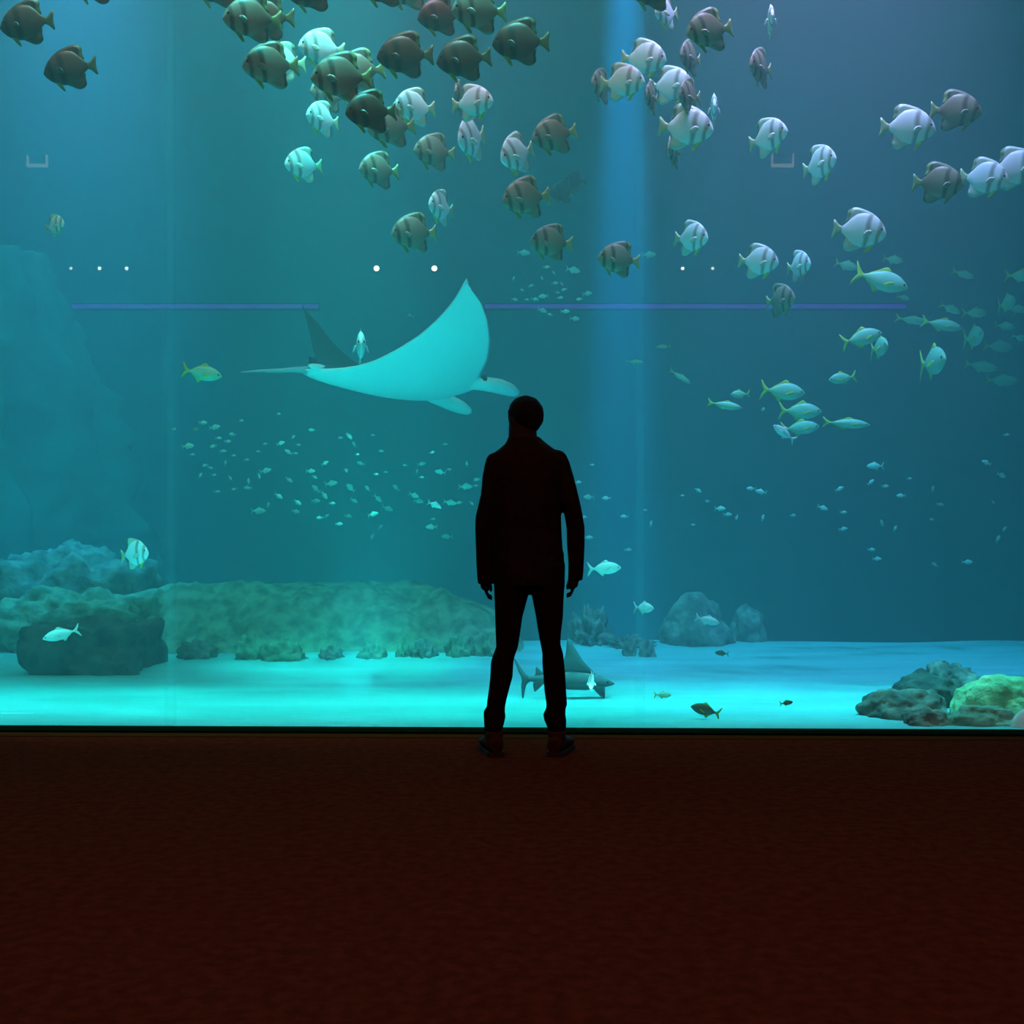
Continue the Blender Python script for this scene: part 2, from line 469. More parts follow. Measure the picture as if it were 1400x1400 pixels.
DORSAL = arcpts([(-.34, .22), (-.20, .335), (-.05, .395), (.09, .43), (.19, .415), (.26, .345), (.255, .24), (.275, .125), (.10, .17), (-.12, .24)])
ANAL = arcpts([(-.14, -.27), (-.01, -.35), (.10, -.41), (.20, -.405), (.265, -.335), (.255, -.22), (.265, -.125), (.12, -.17), (.0, -.22)])
TAIL = arcpts([(.30, .045), (.39, .09), (.47, .175), (.50, .165), (.485, .06), (.482, 0), (.485, -.06), (.50, -.165), (.47, -.175), (.39, -.09), (.30, -.045), (.30, 0)])
PELVIC = arcpts([(-.30, -.235), (-.235, -.245), (-.17, -.33), (-.145, -.41), (-.175, -.415), (-.235, -.345)])
PECT = arcpts([(-.235, -.03), (-.19, .0), (-.12, -.03), (-.075, -.10), (-.11, -.135), (-.19, -.105)])

def make_batfish(tone):
    body, fin = M[tone], M[tone + '_fin']
    yel = M['yellow'] if tone == 'silver' else M['dull_yellow']
    root = empty('batfish')
    link('body', bm_body(BT, BB, BW, -.5, .33), body, root)
    link('dorsal_fin', bm_plate(DORSAL, .012), fin, root)
    link('anal_fin', bm_plate(ANAL, .012), fin, root)
    link('tail_fin', bm_plate(TAIL, .009), fin, root)
    for s in (1, -1):
        m = Matrix.Rotation(R(-14 * s), 3, 'X')
        link('pelvic_fin', bm_plate(PELVIC, .006, y=.022 * s, tilt=(Vector((-.27, .022 * s, -.24)), m)), yel, root)
        m = Matrix.Rotation(R(24 * s), 3, 'Z')
        link('pectoral_fin', bm_plate(PECT, .004, y=.082 * s, tilt=(Vector((-.235, .08 * s, -.04)), m)), fin, root)
        e = bmesh.new(); ball(e, (-.405, .046 * s, .035), (.024, .014, .024), 2)
        link('eye', e, M['eye'], root)
    return root
PROTO = {}
def place(kind, make, px, py, lp, yaw, nd, d, label, cat, group, roll=0):
    first = kind not in PROTO
    if first: PROTO[kind] = make()
    o = PROTO[kind] if first else copy_tree(PROTO[kind])
    L = lp * d / F
    o.location = at(px, py, d); o.scale = (L, L, L)
    o.rotation_mode = 'XYZ'
    o.rotation_euler = (R(roll), R(-nd), R(yaw))
    tag(o, label, cat, group)
    return o
def batfish(px, py, lp, yaw, nd, tone, d, label, roll=0):
    return place('bat_' + tone, lambda: make_batfish(tone), px, py, lp, yaw, nd, d * .935, label, 'fish', 'school of batfish under the water surface', roll)

# x, y, length in the photo, heading (0 = left, towards the viewer positive, 180 = right), nose down, skin, depth, which one
for row in [
 (37, 31, 75, 0, 6, 'brown', 8.3, 'dark brown batfish at the top left corner, the upper of the two there'),
 (96, 93, 73, 3, 8, 'brown', 8.4, 'dark brown batfish below the one in the top left corner'),
 (131, -24, 72, 0, 0, 'brown', 8.6, 'batfish cut by the top edge near the corner one, only its belly fin tips showing'),
 (300, -22, 80, 0, 0, 'brown', 8.8, 'batfish cut by the top edge left of the large grey brown pair, mostly hidden'),
 (345, 25, 80, 18, 2, 'grey', 8.0, 'large grey brown batfish at upper left, the front one of an overlapping pair'),
 (366, 25, 74, 2, 2, 'brown', 8.9, 'dark batfish half hidden behind a large grey brown one, its tail clear at right'),
 (370, 89, 78, 20, 5, 'grey', 8.1, 'grey brown batfish second down in the left column, a pale one behind its back'),
 (386, 84, 66, 22, 0, 'silver', 9.4, 'pale batfish mostly hidden behind a grey brown one, only its back and tail showing'),
 (428, -13, 72, 0, 4, 'brown', 8.6, 'dark batfish cut by the top edge above a white headed grey one'),
 (440, 65, 66, 24, 0, 'silver', 9.3, 'white headed batfish touching the back of a large grey green one'),
 (467, 105, 84, 12, 2, 'grey', 8.0, 'large grey green batfish in the middle of the left cluster'),
 (490, 97, 74, 8, 6, 'grey', 9.0, 'batfish peeping out behind the large grey green one, tail towards the right'),
 (450, 128, 60, 40, 0, 'grey', 9.8, 'batfish tucked under the large grey green one, only its green belly showing'),
 (441, 162, 60, 52, 0, 'silver', 9.6, 'slim white batfish turned towards the viewer below the left cluster'),
 (507, 152, 72, 20, 6, 'brown', 8.0, 'orange brown batfish with yellow edged fins below the left cluster'),
 (535, 174, 68, 18, 8, 'grey', 8.9, 'green grey batfish half hidden behind the orange brown one'),
 (415, 225, 58, 38, 4, 'silver', 9.6, 'pale grey batfish alone at the lower left edge of the school'),
 (518, 232, 62, 34, 3, 'grey', 9.4, 'grey batfish with a white face under the orange brown one'),
 (567, 146, 64, 32, 4, 'silver', 9.2, 'lilac white batfish below a dark white faced one, facing left'),
 (594, 207, 62, 26, 0, 'grey', 9.5, 'grey batfish left of a steep white one turned away'),
 (554, 75, 78, 6, 2, 'brown', 8.4, 'dark brown batfish with a pale forehead, left of two others in a row'),
 (602, 22, 66, 16, 8, 'brown', 8.7, 'brown batfish near the top edge, left of a larger green brown one'),
 (655, 14, 78, 14, 2, 'grey', 8.1, 'green brown batfish close under the top edge, above a dark one'),
 (634, 80, 76, 3, 5, 'brown', 8.3, 'dark brown batfish right in the middle of the row of three dark ones'),
 (712, 57, 79, 0, 0, 'brown', 8.2, 'dark brown batfish at the right end of the row of three dark ones'),
 (525, -20, 72, 6, 4, 'brown', 8.6, 'batfish cut by the top edge, left of two, only its lower fins showing'),
 (560, -16, 72, 6, 2, 'grey', 8.9, 'batfish cut by the top edge, right of two, only its lower fins showing'),
 (646, 140, 62, 158, -2, 'silver', 9.0, 'bright blue white batfish facing right under the middle dark one'),
 (628, 132, 58, 82, 0, 'grey', 9.7, 'grey batfish seen end on, behind the bright blue white one facing right'),
 (645, 188, 78, 62, 20, 'silver', 9.3, 'steeply tilted pale batfish under the bright blue white one'),
 (707, 210, 68, 44, 22, 'silver', 9.2, 'lilac white batfish diving left just above a dark backed one'),
 (758, 184, 66, 12, 12, 'grey', 9.0, 'dark grey brown batfish right of the diving lilac white one'),
 (719, 270, 70, 16, 8, 'grey', 8.8, 'dark grey batfish with a pale back, right below the diving lilac one'),
 (754, 331, 62, 14, -2, 'grey', 8.9, 'grey batfish with dark edged fins, left of the lowest one in the middle'),
 (846, 354, 60, 10, -6, 'grey', 8.9, 'grey batfish lowest in the middle of the school, under the blue light beam'),
 (603, 283, 60, 60, 0, 'silver', 9.6, 'thin white batfish turned to the viewer, right above a greenish one'),
 (566, 318, 66, 22, 4, 'grey', 9.2, 'greenish batfish with a pale face, lowest left of the school'),
 (893, -14, 70, 8, 0, 'brown', 8.6, 'dark batfish cut by the top edge right of the middle gap'),
 (911, 17, 56, 48, 12, 'silver', 9.2, 'batfish with a white tail stalk under the dark one at the top edge'),
 (970, 41, 72, 18, 12, 'grey', 8.5, 'grey brown batfish facing left above the bright right hand cluster'),
 (944, 78, 60, 54, 6, 'grey', 9.2, 'dark grey batfish turned to the viewer, below the grey brown one'),
 (1053, 30, 58, 84, 0, 'silver', 9.3, 'very narrow batfish seen head on at the top right'),
 (1040, 92, 66, 52, 6, 'grey', 9.0, 'grey batfish turned to the viewer, alone right of the bright cluster'),
 (880, 80, 66, 158, 8, 'silver', 9.4, 'bright white batfish facing right, topmost of the bright cluster'),
 (851, 112, 64, 160, 2, 'silver', 9.0, 'bright white batfish facing right with yellow fins, left in the bright cluster'),
 (823, 117, 58, 56, 4, 'grey', 9.8, 'grey batfish at the left end of the bright cluster, behind a white one'),
 (917, 116, 64, 152, 4, 'silver', 9.6, 'white batfish with a green belly in the centre of the bright cluster'),
 (891, 133, 56, 66, 8, 'grey', 9.1, 'thin dark batfish seen nearly end on in the middle of the bright cluster'),
 (943, 132, 62, 52, 10, 'grey', 8.9, 'dark violet grey batfish over the centre of the bright cluster'),
 (938, 174, 76, 166, 6, 'silver', 8.9, 'brightest white batfish facing right, lowest long one of the bright cluster'),
 (976, 151, 60, 82, 0, 'silver', 10.0, 'narrow batfish seen head on at the right end of the bright cluster'),
 (922, 205, 62, 66, 8, 'grey', 9.2, 'pinkish grey batfish seen nearly end on, lowest of the bright cluster'),
 (1050, 187, 66, 130, -6, 'silver', 9.2, 'white topped batfish above the pale sign reflection at right'),
 (1120, 224, 66, 118, -4, 'silver', 9.4, 'narrow lilac white batfish right of the pale sign reflection'),
 (1241, 174, 74, 168, 4, 'silver', 8.9, 'white batfish facing right, left one of the far upper right pair'),
 (1307, 151, 68, 162, 6, 'grey', 8.9, 'grey pale backed batfish facing right, right one of the far upper right pair'),
 (1283, 250, 68, 160, 6, 'grey', 8.7, 'dark sided batfish facing right, first in the row at right edge'),
 (1345, 243, 66, 148, 10, 'silver', 9.0, 'white tailed batfish in the middle of three in a row at the right edge'),
 (1388, 230, 72, 158, 0, 'silver', 9.0, 'white batfish facing right, cut by the right edge of the picture'),
 (945, 325, 58, 134, 6, 'silver', 9.3, 'white batfish facing right above the small paired lamp reflections'),
 (1037, 357, 58, 150, 6, 'silver', 9.2, 'glowing white batfish facing right, brightest of the lower right ones'),
 (1092, 363, 52, 114, 0, 'silver', 9.6, 'narrow white batfish right of the glowing one'),
 (1067, 410, 56, 122, 0, 'grey', 9.5, 'striped greenish batfish over the violet light strip'),
 (1175, 315, 72, 162, 8, 'silver', 8.8, 'white backed batfish facing right above the yellow tailed jacks'),
 (75, 308, 38, 150, -8, 'silver', 10.5, 'small pale teal batfish alone at the left under the corner pair'),
 (184, 757, 52, 152, -8, 'silver', 8.6, 'pale batfish with trailing fin swimming over the rock ledge at left'),
 (769, 262, 38, 12, 6, 'brown', 13.5, 'faint dark batfish deep in the water right of a dark grey one, lower of two'),
 (786, 248, 34, 12, 4, 'brown', 14.0, 'faint dark batfish deep in the water right of a dark grey one, upper of two'),
]:
    batfish(*row)

# jacks: oval, with a forked yellow tail
JT = [(-.5, .0), (-.44, .07), (-.32, .15), (-.18, .19), (-.02, .185), (.12, .13), (.24, .06), (.33, .022)]
JB = [(-.5, -.02), (-.44, -.07), (-.32, -.14), (-.18, -.18), (-.02, -.175), (.12, -.125), (.24, -.055), (.33, -.022)]
JW = [(-.5, .012), (-.4, .055), (-.25, .08), (-.05, .075), (.15, .045), (.33, .012)]
JTAIL = arcpts([(.29, .02), (.37, .07), (.47, .20), (.50, .21), (.46, .08), (.41, .0), (.46, -.08), (.50, -.21), (.47, -.20), (.37, -.07), (.29, -.02)])
JDOR = arcpts([(-.16, .16), (-.08, .25), (-.01, .235), (.08, .17), (.22, .085), (.20, .05), (0, .14)])
JANA = arcpts([(-.02, -.14), (.04, -.235), (.09, -.215), (.15, -.14), (.24, -.07), (.22, -.045), (.08, -.10)])
JPEC = arcpts([(-.24, -.02), (-.18, .0), (-.08, -.05), (-.06, -.09), (-.16, -.075)])
def make_jack(body='jack', fin='jack_fin', deep=1., name='jack'):
    root = empty(name)
    sc = lambda t: [(x, z * deep) for x, z in t]
    link('body', bm_body(sc(JT), sc(JB), JW, -.5, .33, 18), M[body], root)
    link('tail_fin', bm_plate(JTAIL, .008), M[fin], root)
    link('dorsal_fin', bm_plate(sc(JDOR), .006), M[fin], root)
    link('anal_fin', bm_plate(sc(JANA), .006), M[fin], root)
    for s in (1, -1):
        link('pectoral_fin', bm_plate(JPEC, .004, y=.082 * s, tilt=(Vector((-.24, .08 * s, -.04)), Matrix.Rotation(R(18 * s), 3, 'Z'))), M[fin], root)
        e = bmesh.new(); ball(e, (-.42, .045 * s, .02), (.02, .014, .02), 2); link('eye', e, M['eye'], root)
    return root
GJ = 'jacks at the right of the tank'
for px, py, lp, yaw, nd, deep, d, label in [
 (1204, 383, 76, 172, 18, 1., 9.5, 'largest yellow tailed jack, nose down below the white backed batfish'),
 (1221, 355, 28, 170, 12, 1., 11, 'small teal jack just above the largest yellow tailed one'),
 (1157, 363, 32, 165, 18, 1., 11, 'small teal jack left of the largest yellow tailed one'),
 (1317, 375, 32, 165, 22, .8, 11, 'small teal jack high at the far right, left of the one at the edge'),
 (1396, 377, 42, 165, 4, 1., 10.5, 'teal jack cut by the right edge, above the crowded jacks'),
 (1178, 462, 56, 172, -14, 1.05, 9.5, 'yellow tailed jack, nose up below the end of the violet strip'),
 (1202, 475, 56, 97, 0, 1.25, 10, 'thin jack seen end on, close behind the nose up yellow tailed one'),
 (1152, 517, 40, 8, 8, 1., 10, 'bright teal jack facing left by itself, below the nose up one'),
 (1247, 438, 46, 172, 10, .62, 11, 'slender green jack, the left one of two in line'),
 (1288, 444, 56, 172, 12, .75, 10.5, 'slender green jack with a bright nose, the right one of two in line'),
 (1299, 422, 30, 160, 28, .9, 11.5, 'small green jack, nose down above the bright nosed slender one'),
 (1333, 428, 34, 168, 2, 1., 11, 'teal jack with raised back fin right of the slender green pair'),
 (1275, 495, 82, 95, 0, 1.25, 10, 'bright narrow jack seen end on, lowest at the right'),
 (1331, 461, 58, 96, 0, 1.25, 11, 'narrow jack seen end on under the one with the raised back fin'),
 (1376, 415, 48, 96, 0, 1.2, 11.5, 'thin jack seen end on near the right edge'),
 (1390, 423, 28, 168, 8, 1., 12, 'faint jack near the right edge, right beside a thin end on one'),
 (1374, 446, 28, 160, 10, 1., 12.5, 'faint jack at the right, below the thin end on one'),
 (1396, 462, 26, 160, 20, .9, 12.5, 'faint jack cut by the right edge, lowest there'),
 (1342, 501, 46, 170, 12, .8, 13, 'dim green jack deep at the right, left of another dim one'),
 (1370, 520, 46, 170, 4, .8, 13, 'dim green jack deep at the right, lowest of the dim ones'),
 (1365, 474, 40, 168, 6, 1., 13.5, 'dim green jack deep at the right, uppermost of the dim ones'),
 (1235, 407, 18, 170, 14, 1., 12, 'tiny jack under the nose of the largest yellow tailed one'),
 (868, 495, 25, 176, 4, .6, 11.5, 'slim small green fish right of the manta ray, lower of two'),
 (907, 474, 22, 10, 4, .6, 12, 'slim small green fish right of the manta ray, upper of two'),
 (930, 515, 36, 165, 34, .5, 11.5, 'slim dark fish pointing down right, right of the manta ray'),
 (1012, 539, 28, 10, 2, 1., 10.5, 'round teal fish facing left above a slender one'),
 (991, 554, 48, 174, 10, .6, 10, 'slender green fish, leftmost of the group in open water'),
 (1043, 560, 14, 100, 0, 1., 11, 'tiny teal fish left of the large green jack'),
 (1070, 535, 60, 172, 6, 1.05, 9.5, 'large round green jack, topmost of the stacked three'),
 (1094, 562, 58, 172, 2, 1., 10, 'green jack in the middle of the stacked three'),
 (1094, 585, 52, 170, -4, .95, 10.4, 'green jack lowest of the stacked three, behind a white fish'),
 (1157, 579, 64, 174, 4, .55, 10, 'long slender green fish right of the stacked three jacks'),
 (276, 510, 58, 174, 10, .95, 9.2, 'yellow tailed teal jack alone at the left behind the manta tail'),
]:
    o = place('jack', make_jack, px, py, lp, yaw, nd, d, label, 'fish', GJ if px > 1100 else ('fish in the open water right of the manta ray' if px > 800 else None))
    o.scale.z *= deep

GP = 'single pale fish near the glass'
for px, py, lp, yaw, nd, deep, d, label in [
 (493, 474, 78, 99, 0, 1.3, 8.6, 'narrow bright fish seen end on above the back of the manta ray'),
 (84, 867, 50, 12, 14, .85, 7.8, 'bright white green fish facing left in front of the dark block'),
 (826, 777, 46, 176, -3, .98, 8.0, 'bright blue fish facing right beside the right hand of the man'),
 (880, 831, 30, 150, 0, 1.25, 8.2, 'small white fish near the glass seam left of the domed boulder'),
 (967, 848, 34, 170, 14, .9, 8.6, 'pale blue fish in front of the domed boulder'),
 (809, 931, 46, 80, 0, 1.3, 6.9, 'small bright blue fish in front of the shark'),
 (1072, 592, 38, 10, -34, .85, 8.8, 'gleaming white fish pointing up left in front of the stacked jacks'),
 (561, 433, 18, 70, 0, .9, 11, 'tiny pale fish above the manta ray, left of its raised wing'),
]:
    o = place('pale', lambda: make_jack('pale', 'pale_fin', 1., 'silver_fish'), px, py, lp, yaw, nd, d, label, 'fish', GP)
    o.scale.z *= deep
o = place('brownfish', lambda: make_jack('brownfish', 'dull_yellow', .95, 'reef_fish'), 965, 971, 44, 6, -16, 6.95, 'dark brown reef fish with yellow tail low over the sand at right', 'fish', None)
o = place('brownfish', None, 987, 893, 20, 8, -6, 8.4, 'small dark reef fish over the sand before the domed boulder', 'fish', None)
o = place('brownfish', None, 1075, 961, 18, 170, -10, 7.1, 'very small dark fish above the sand left of the rock pile', 'fish', None)
o = place('lime', lambda: make_jack('jack', 'yellow', .95, 'reef_fish'), 906, 950, 24, 172, 0, 7.2, 'small yellow green fish over the sand right of the shark', 'fish', None)

# the small fish of the loose schools: too small in the photo to show parts
def make_tiny():
    m = bmesh.new()
    fish_body(m, JT, JB, JW, -.5, .33, 10, 10)
    plate(m, JTAIL, .01); plate(m, JDOR, .01); plate(m, JANA, .01)
    return link('small_fish', m, M['tiny'])
TINY = make_tiny()
used = [False]
A_ = [(265,100,60,0),(355,135,80,10),(560,85,40,0),(45,150,40,0),(490,190,55,-10),(385,218,45,0),(455,243,50,0),(345,280,55,15),(150,280,90,5),(420,318,50,0),(185,345,40,0),(500,352,25,0),(600,385,40,0),(437,408,40,80),(283,428,50,10),(322,445,40,-20),(245,505,45,60),(350,500,35,0),(473,522,45,-50),(505,608,40,20),(375,628,45,0),(615,548,45,90),(610,600,60,0),(740,262,30,0),(690,320,25,0),(745,468,80,15),(695,508,45,-70),(860,257,60,20),(957,210,35,45),(995,270,40,0),(920,325,60,-30),(975,335,40,-10),(1098,155,50,0),(845,33,30,0),(1200,410,55,30),(1090,470,65,0),(1120,515,45,-30),(925,538,60,-35),(1247,565,90,10),(1130,605,70,-40),(1195,655,70,-50),(1130,700,70,0),(1255,718,50,0),(845,662,70,-30),(990,710,70,-30),(975,780,65,-10),(765,730,40,70),(1160,828,50,0),(1212,815,45,30),(1308,875,55,0),(1378,815,60,-10),(1385,600,60,-40),(1360,462,35,0),(1320,215,30,0),(1385,200,50,-20),(690,775,100,0)]
B_ = [(310,195,55,-50),(345,255,45,-60),(485,188,30,0),(245,208,25,0),(370,330,30,0),(545,305,40,0),(395,395,60,-15),(285,448,35,-60),(508,475,35,0),(580,460,30,0),(320,575,80,-40),(445,580,50,-50),(345,670,60,-30),(520,655,70,-45),(590,728,80,-20),(655,575,60,-40),(485,770,75,15),(538,865,45,45),(480,930,50,70),(785,630,80,-20),(820,675,70,-10),(840,400,60,10),(808,455,35,80),(843,497,30,0),(920,315,40,10),(1015,255,35,0),(980,460,75,-10),(1175,400,40,90),(1045,440,30,0),(935,700,95,-20),(965,715,50,-30),(1050,685,90,-10),(1120,685,50,10),(1210,690,40,-45),(1165,567,95,0),(1250,515,50,10),(1240,560,30,0),(925,805,40,0),(915,865,80,0),(1030,935,80,0),(720,410,25,0)]
C_ = [(130,243,25,0),(45,347,40,0),(110,437,65,0),(215,443,50,0),(85,555,35,0),(322,552,45,0),(447,513,25,0),(482,595,35,80),(108,678,50,0),(343,752,45,0),(668,427,25,0),(763,395,45,-30),(820,460,35,0),(895,505,60,0),(940,540,50,0),(995,555,35,70),(1150,560,40,70),(735,602,25,0),(1080,385,50,0),(1140,405,65,-10),(1330,545,40,0)]
D_ = [(1175,230,55,-25),(1265,305,65,-20),(297,387,50,25),(485,347,45,40),(570,370,40,0),(510,250,90,0),(195,500,60,-20),(320,527,40,0),(318,627,50,10),(665,427,50,0),(897,480,45,-10),(855,385,35,80),(850,570,30,0),(550,590,40,-70),(630,622,35,60),(487,750,45,0),(520,805,50,0),(867,840,45,-30),(1060,825,60,0),(1245,685,45,60),(1285,625,40,40),(1215,465,30,-45),(1295,62,35,0),(715,325,30,0)]
E_ = [(425,280,40,-60),(235,395,40,-30),(155,285,40,60),(320,355,50,20),(540,232,40,-50),(615,335,40,-60),(575,420,30,0),(165,485,60,-10),(280,487,40,0),(360,483,70,-10),(440,455,90,10),(430,590,90,-15),(505,630,50,-20),(650,600,80,0),(785,483,60,10),(860,430,90,10),(740,670,90,0),(550,330,60,0),(725,205,130,-10),(470,175,60,0),(250,40,120,0),(1450,60,130,0),(640,390,60,20),(600,470,60,0)]
for lst, ox, oy, k, d0, lab, grp in [
    (A_, 230, 560, 5.6, 10.6, 'small pale green fish in the loose school below the manta ray', 'small fish below the manta ray'),
    (B_, 420, 560, 5.385, 10.6, 'small pale green fish in the loose school below the manta ray', 'small fish below the manta ray'),
    (C_, 780, 580, 4.375, 11.0, 'tiny teal fish scattered in the open water right of the man', 'small fish right of the man'),
    (D_, 1080, 580, 4.375, 11.0, 'tiny faint fish scattered in the dark water at the far right', 'small fish at the far right'),
    (E_, 680, 340, 7.0, 11.8, 'tiny fish in the faint school between the manta wing and the blue beam', 'small fish by the blue light beam')]:
    for cx, cy, ln, ang in lst:
        o = TINY if not used[0] else TINY.copy()
        if used[0]: COL.objects.link(o)
        used[0] = True
        d = d0 + random.uniform(-.8, .9)
        px, py = ox + cx / k, oy + cy / k
        L = max(7, ln / k * 1.12) * d / F
        right = random.random() < .65
        o.location = at(px, py, d); o.scale = (L, L, L * 1.05)
        # ang: anticlockwise slope of the fish's axis in the photo
        nd = -ang if right else ang
        o.rotation_euler = (0, R(-nd), R((180 if right else 0) + random.uniform(-25, 25)))
        tag(o, lab, 'fish', grp)
bright = TINY.copy(); COL.objects.link(bright)
bright.location = at(267.5, 586.5, 8.5); bright.scale = (.055, .055, .055); bright.rotation_euler = (0, 0, R(160))
bright.data = TINY.data.copy(); bright.data.materials[0] = M['green_rock']
tag(bright, 'tiny bright green fish at the left end of the school below the manta ray', 'fish')
# ------------------------------------------------------------------ manta ray
def make_manta():
    root = empty('manta_ray')
    S = 1.60
    LE = [(0,.40),(.10,.41),(.18,.43),(.24,.37),(.35,.325),(.5,.275),(.65,.20),(.8,.10),(.92,-.01),(1.,-.12)]
    LF = [(0,.40),(.10,.41),(.18,.43),(.24,.36),(.35,.25),(.5,.12),(.65,.04),(.8,-.015),(.92,-.05),(1.,-.115)]   # the far wing, swept back in its stroke
    TE = [(0,-.67),(.05,-.64),(.10,-.52),(.16,-.44),(.25,-.37),(.4,-.30),(.55,-.235),(.7,-.185),(.85,-.15),(1.,-.14)]
    TH = [(0, .155), (.1, .145), (.2, .105), (.35, .06), (.6, .03), (.85, .014), (1., .006)]
    def dihedral(v, side):
        k = 44 if side > 0 else 60
        return R(k) * min(1, (v / .85)) ** .8
    def shape(v, side):
        # lateral and height reached after arc length v
        n = 40; x = z = 0; w = v * (.82 if side > 0 else 1.03)
        for i in range(n):
            a = dihedral(v * (i + .5) / n, side); x += math.cos(a) * w / n; z += math.sin(a) * w / n
        return x * side, z, dihedral(v, side) * side
    NV, NC = 44, 22
    bm = bmesh.new()
    cols = []
    vs = [(i / NV) * 2 - 1 for i in range(NV + 1)]
    for v in vs:
        side = 1 if v >= 0 else -1
        av = abs(v)
        y, z, ang = shape(av, side)
        ul, ut, th = interp(LE if v > 0 else LF, av), interp(TE, av), interp(TH, av)
        nx = Vector((0, -math.sin(ang), math.cos(ang)))
        top, bot = [], []
        for j in range(NC + 1):
            t = j / NC
            u = ul + (ut - ul) * t
            prof = (4 * t * (1 - t)) ** .6 * (1 - .35 * t) if 0 < t < 1 else 0
            c = Vector((u, y, z + .05 * (t - .5) * av))
            top.append(c + nx * th * .55 * prof); bot.append(c - nx * th * .60 * prof)
        cols.append((top, bot))
    tv, bv = [], []
    for top, bot in cols:
        a = [bm.verts.new(p * S) for p in top]
        b = [a[0]] + [bm.verts.new(p * S) for p in bot[1:-1]] + [a[-1]]
        tv.append(a); bv.append(b)
    for i in range(NV):
        for j in range(NC):
            f = bm.faces.new((tv[i][j], tv[i + 1][j], tv[i + 1][j + 1], tv[i][j + 1])); f.material_index = 0
            f = bm.faces.new((bv[i][j], bv[i][j + 1], bv[i + 1][j + 1], bv[i + 1][j])); f.material_index = 1
    for side in (0, NV):
        for j in range(NC):
            q = [tv[side][j], tv[side][j + 1], bv[side][j + 1], bv[side][j]]
            q = list(dict.fromkeys(q))
            if len(q) > 2:
                try: bm.faces.new(q)
                except ValueError: pass
    link('body', bm, None, root, True, [M['manta_back'], M['manta_belly']])
    for s in (1, -1):
        b = bmesh.new()
        # cephalic fin: a rolled lobe reaching forward and a little down
        path = ((.34, .18 * s, .01), (.43, .19 * s, .012), (.52, .185 * s, .012), (.61, .175 * s, .004), (.68, .16 * s, -.008), (.705, .155 * s, -.014)) if s > 0 else \
            ((.34, .18 * s, .0), (.42, .185 * s, -.012), (.49, .18 * s, -.03), (.55, .17 * s, -.05), (.60, .16 * s, -.07), (.615, .158 * s, -.076))
        tube(b, [Vector(p) * S for p in path], [.05 * S, .056 * S, .058 * S, .052 * S, .032 * S, .008 * S], 12, .7)
        link('cephalic_fin', b, M['manta_belly'], root)
        b = bmesh.new(); ball(b, (.385 * S, .222 * s * S, .03 * S), (.022 * S,) * 3, 2); link('eye', b, M['eye'], root)
        b = bmesh.new()
        plate(b, [(x * S, z * S) for x, z in arcpts([(-.54, .02), (-.59, .03), (-.64, .026), (-.655, .012), (-.62, -.005), (-.56, -.005)])], .012, y=.05 * s * S)
        link('pelvic_fin', b, M['manta_belly'], root)
    b = bmesh.new()
    tube(b, [Vector(p) * S for p in ((-.61, 0, .005), (-.70, 0, -.002), (-.8, 0, -.02), (-.92, .004, -.036), (-1.02, .008, -.055))], [.022 * S, .014 * S, .010 * S, .007 * S, .003 * S], 10)
    link('tail', b, M['manta_tail'], root)
    b = bmesh.new()
    plate(b, [(x * S, z * S) for x, z in ((-.52, .02), (-.58, .075), (-.62, .075), (-.61, .02))], .012)
    link('dorsal_fin', b, M['manta_back'], root)
    return root
mr = make_manta()
# local x = forwards, y = left wing; heads right and away, banked so that its belly shows
mr.location = at(553, 525, 10.8)
mr.rotation_euler = Euler((R(-6), R(2), R(43)), 'XYZ')
mr.scale = (1.03, -1.03, 1.03)
tag(mr, 'large manta ray with pale belly gliding right beside the head of the man', 'manta ray')

# ------------------------------------------------------------------ shark
def make_shark():
    root = empty('shark')
    T = [(-.5, .005), (-.45, .035), (-.36, .07), (-.22, .095), (-.05, .10), (.12, .075), (.26, .045), (.36, .028)]
    Bm = [(-.5, -.01), (-.45, -.03), (-.36, -.055), (-.22, -.08), (-.05, -.085), (.12, -.06), (.26, -.03), (.36, -.02)]
    W = [(-.5, .01), (-.44, .04), (-.3, .08), (-.1, .09), (.12, .06), (.36, .016)]
    link('body', bm_body(T, Bm, W, -.5, .36, 22), M['shark'], root)
    link('dorsal_fin', bm_plate(arcpts([(-.32, .06), (-.18, .21), (-.05, .395), (-.025, .42), (-.01, .40), (.0, .25), (.05, .08), (-.1, .07)]), .014), M['shark'], root)
    link('second_dorsal_fin', bm_plate(arcpts([(.20, .05), (.26, .115), (.285, .12), (.285, .06), (.3, .03)]), .008), M['shark'], root)
    link('anal_fin', bm_plate(arcpts([(.2, -.03), (.27, -.115), (.29, -.11), (.30, -.03)]), .008), M['shark'], root)
    link('caudal_fin', bm_plate(arcpts([(.33, .02), (.40, .07), (.49, .19), (.505, .185), (.455, .07), (.42, .0), (.42, -.08), (.405, -.185), (.39, -.185), (.37, -.06), (.33, -.02)]), .008), M['shark'], root)
    for s in (1, -1):
        m = Matrix.Rotation(R(-50 * s), 3, 'X')
        link('pectoral_fin', bm_plate(arcpts([(-.40, -.03), (-.30, -.03), (-.31, -.10), (-.38, -.19), (-.41, -.19)]), .008, y=.06 * s, tilt=(Vector((-.35, .06 * s, -.04)), m)), M['shark'], root)
        e = bmesh.new(); ball(e, (-.43, .046 * s, .015), (.012,) * 3, 2); link('eye', e, M['eye'], root)
    return root
sh = make_shark()
L = 138 * 7.7 / F
sh.location = at(771, 931, 7.7); sh.scale = (L, L, L); sh.rotation_euler = (0, R(-3), R(180))
tag(sh, 'dark shark with a tall back fin over the sand, behind the legs of the man', 'shark')
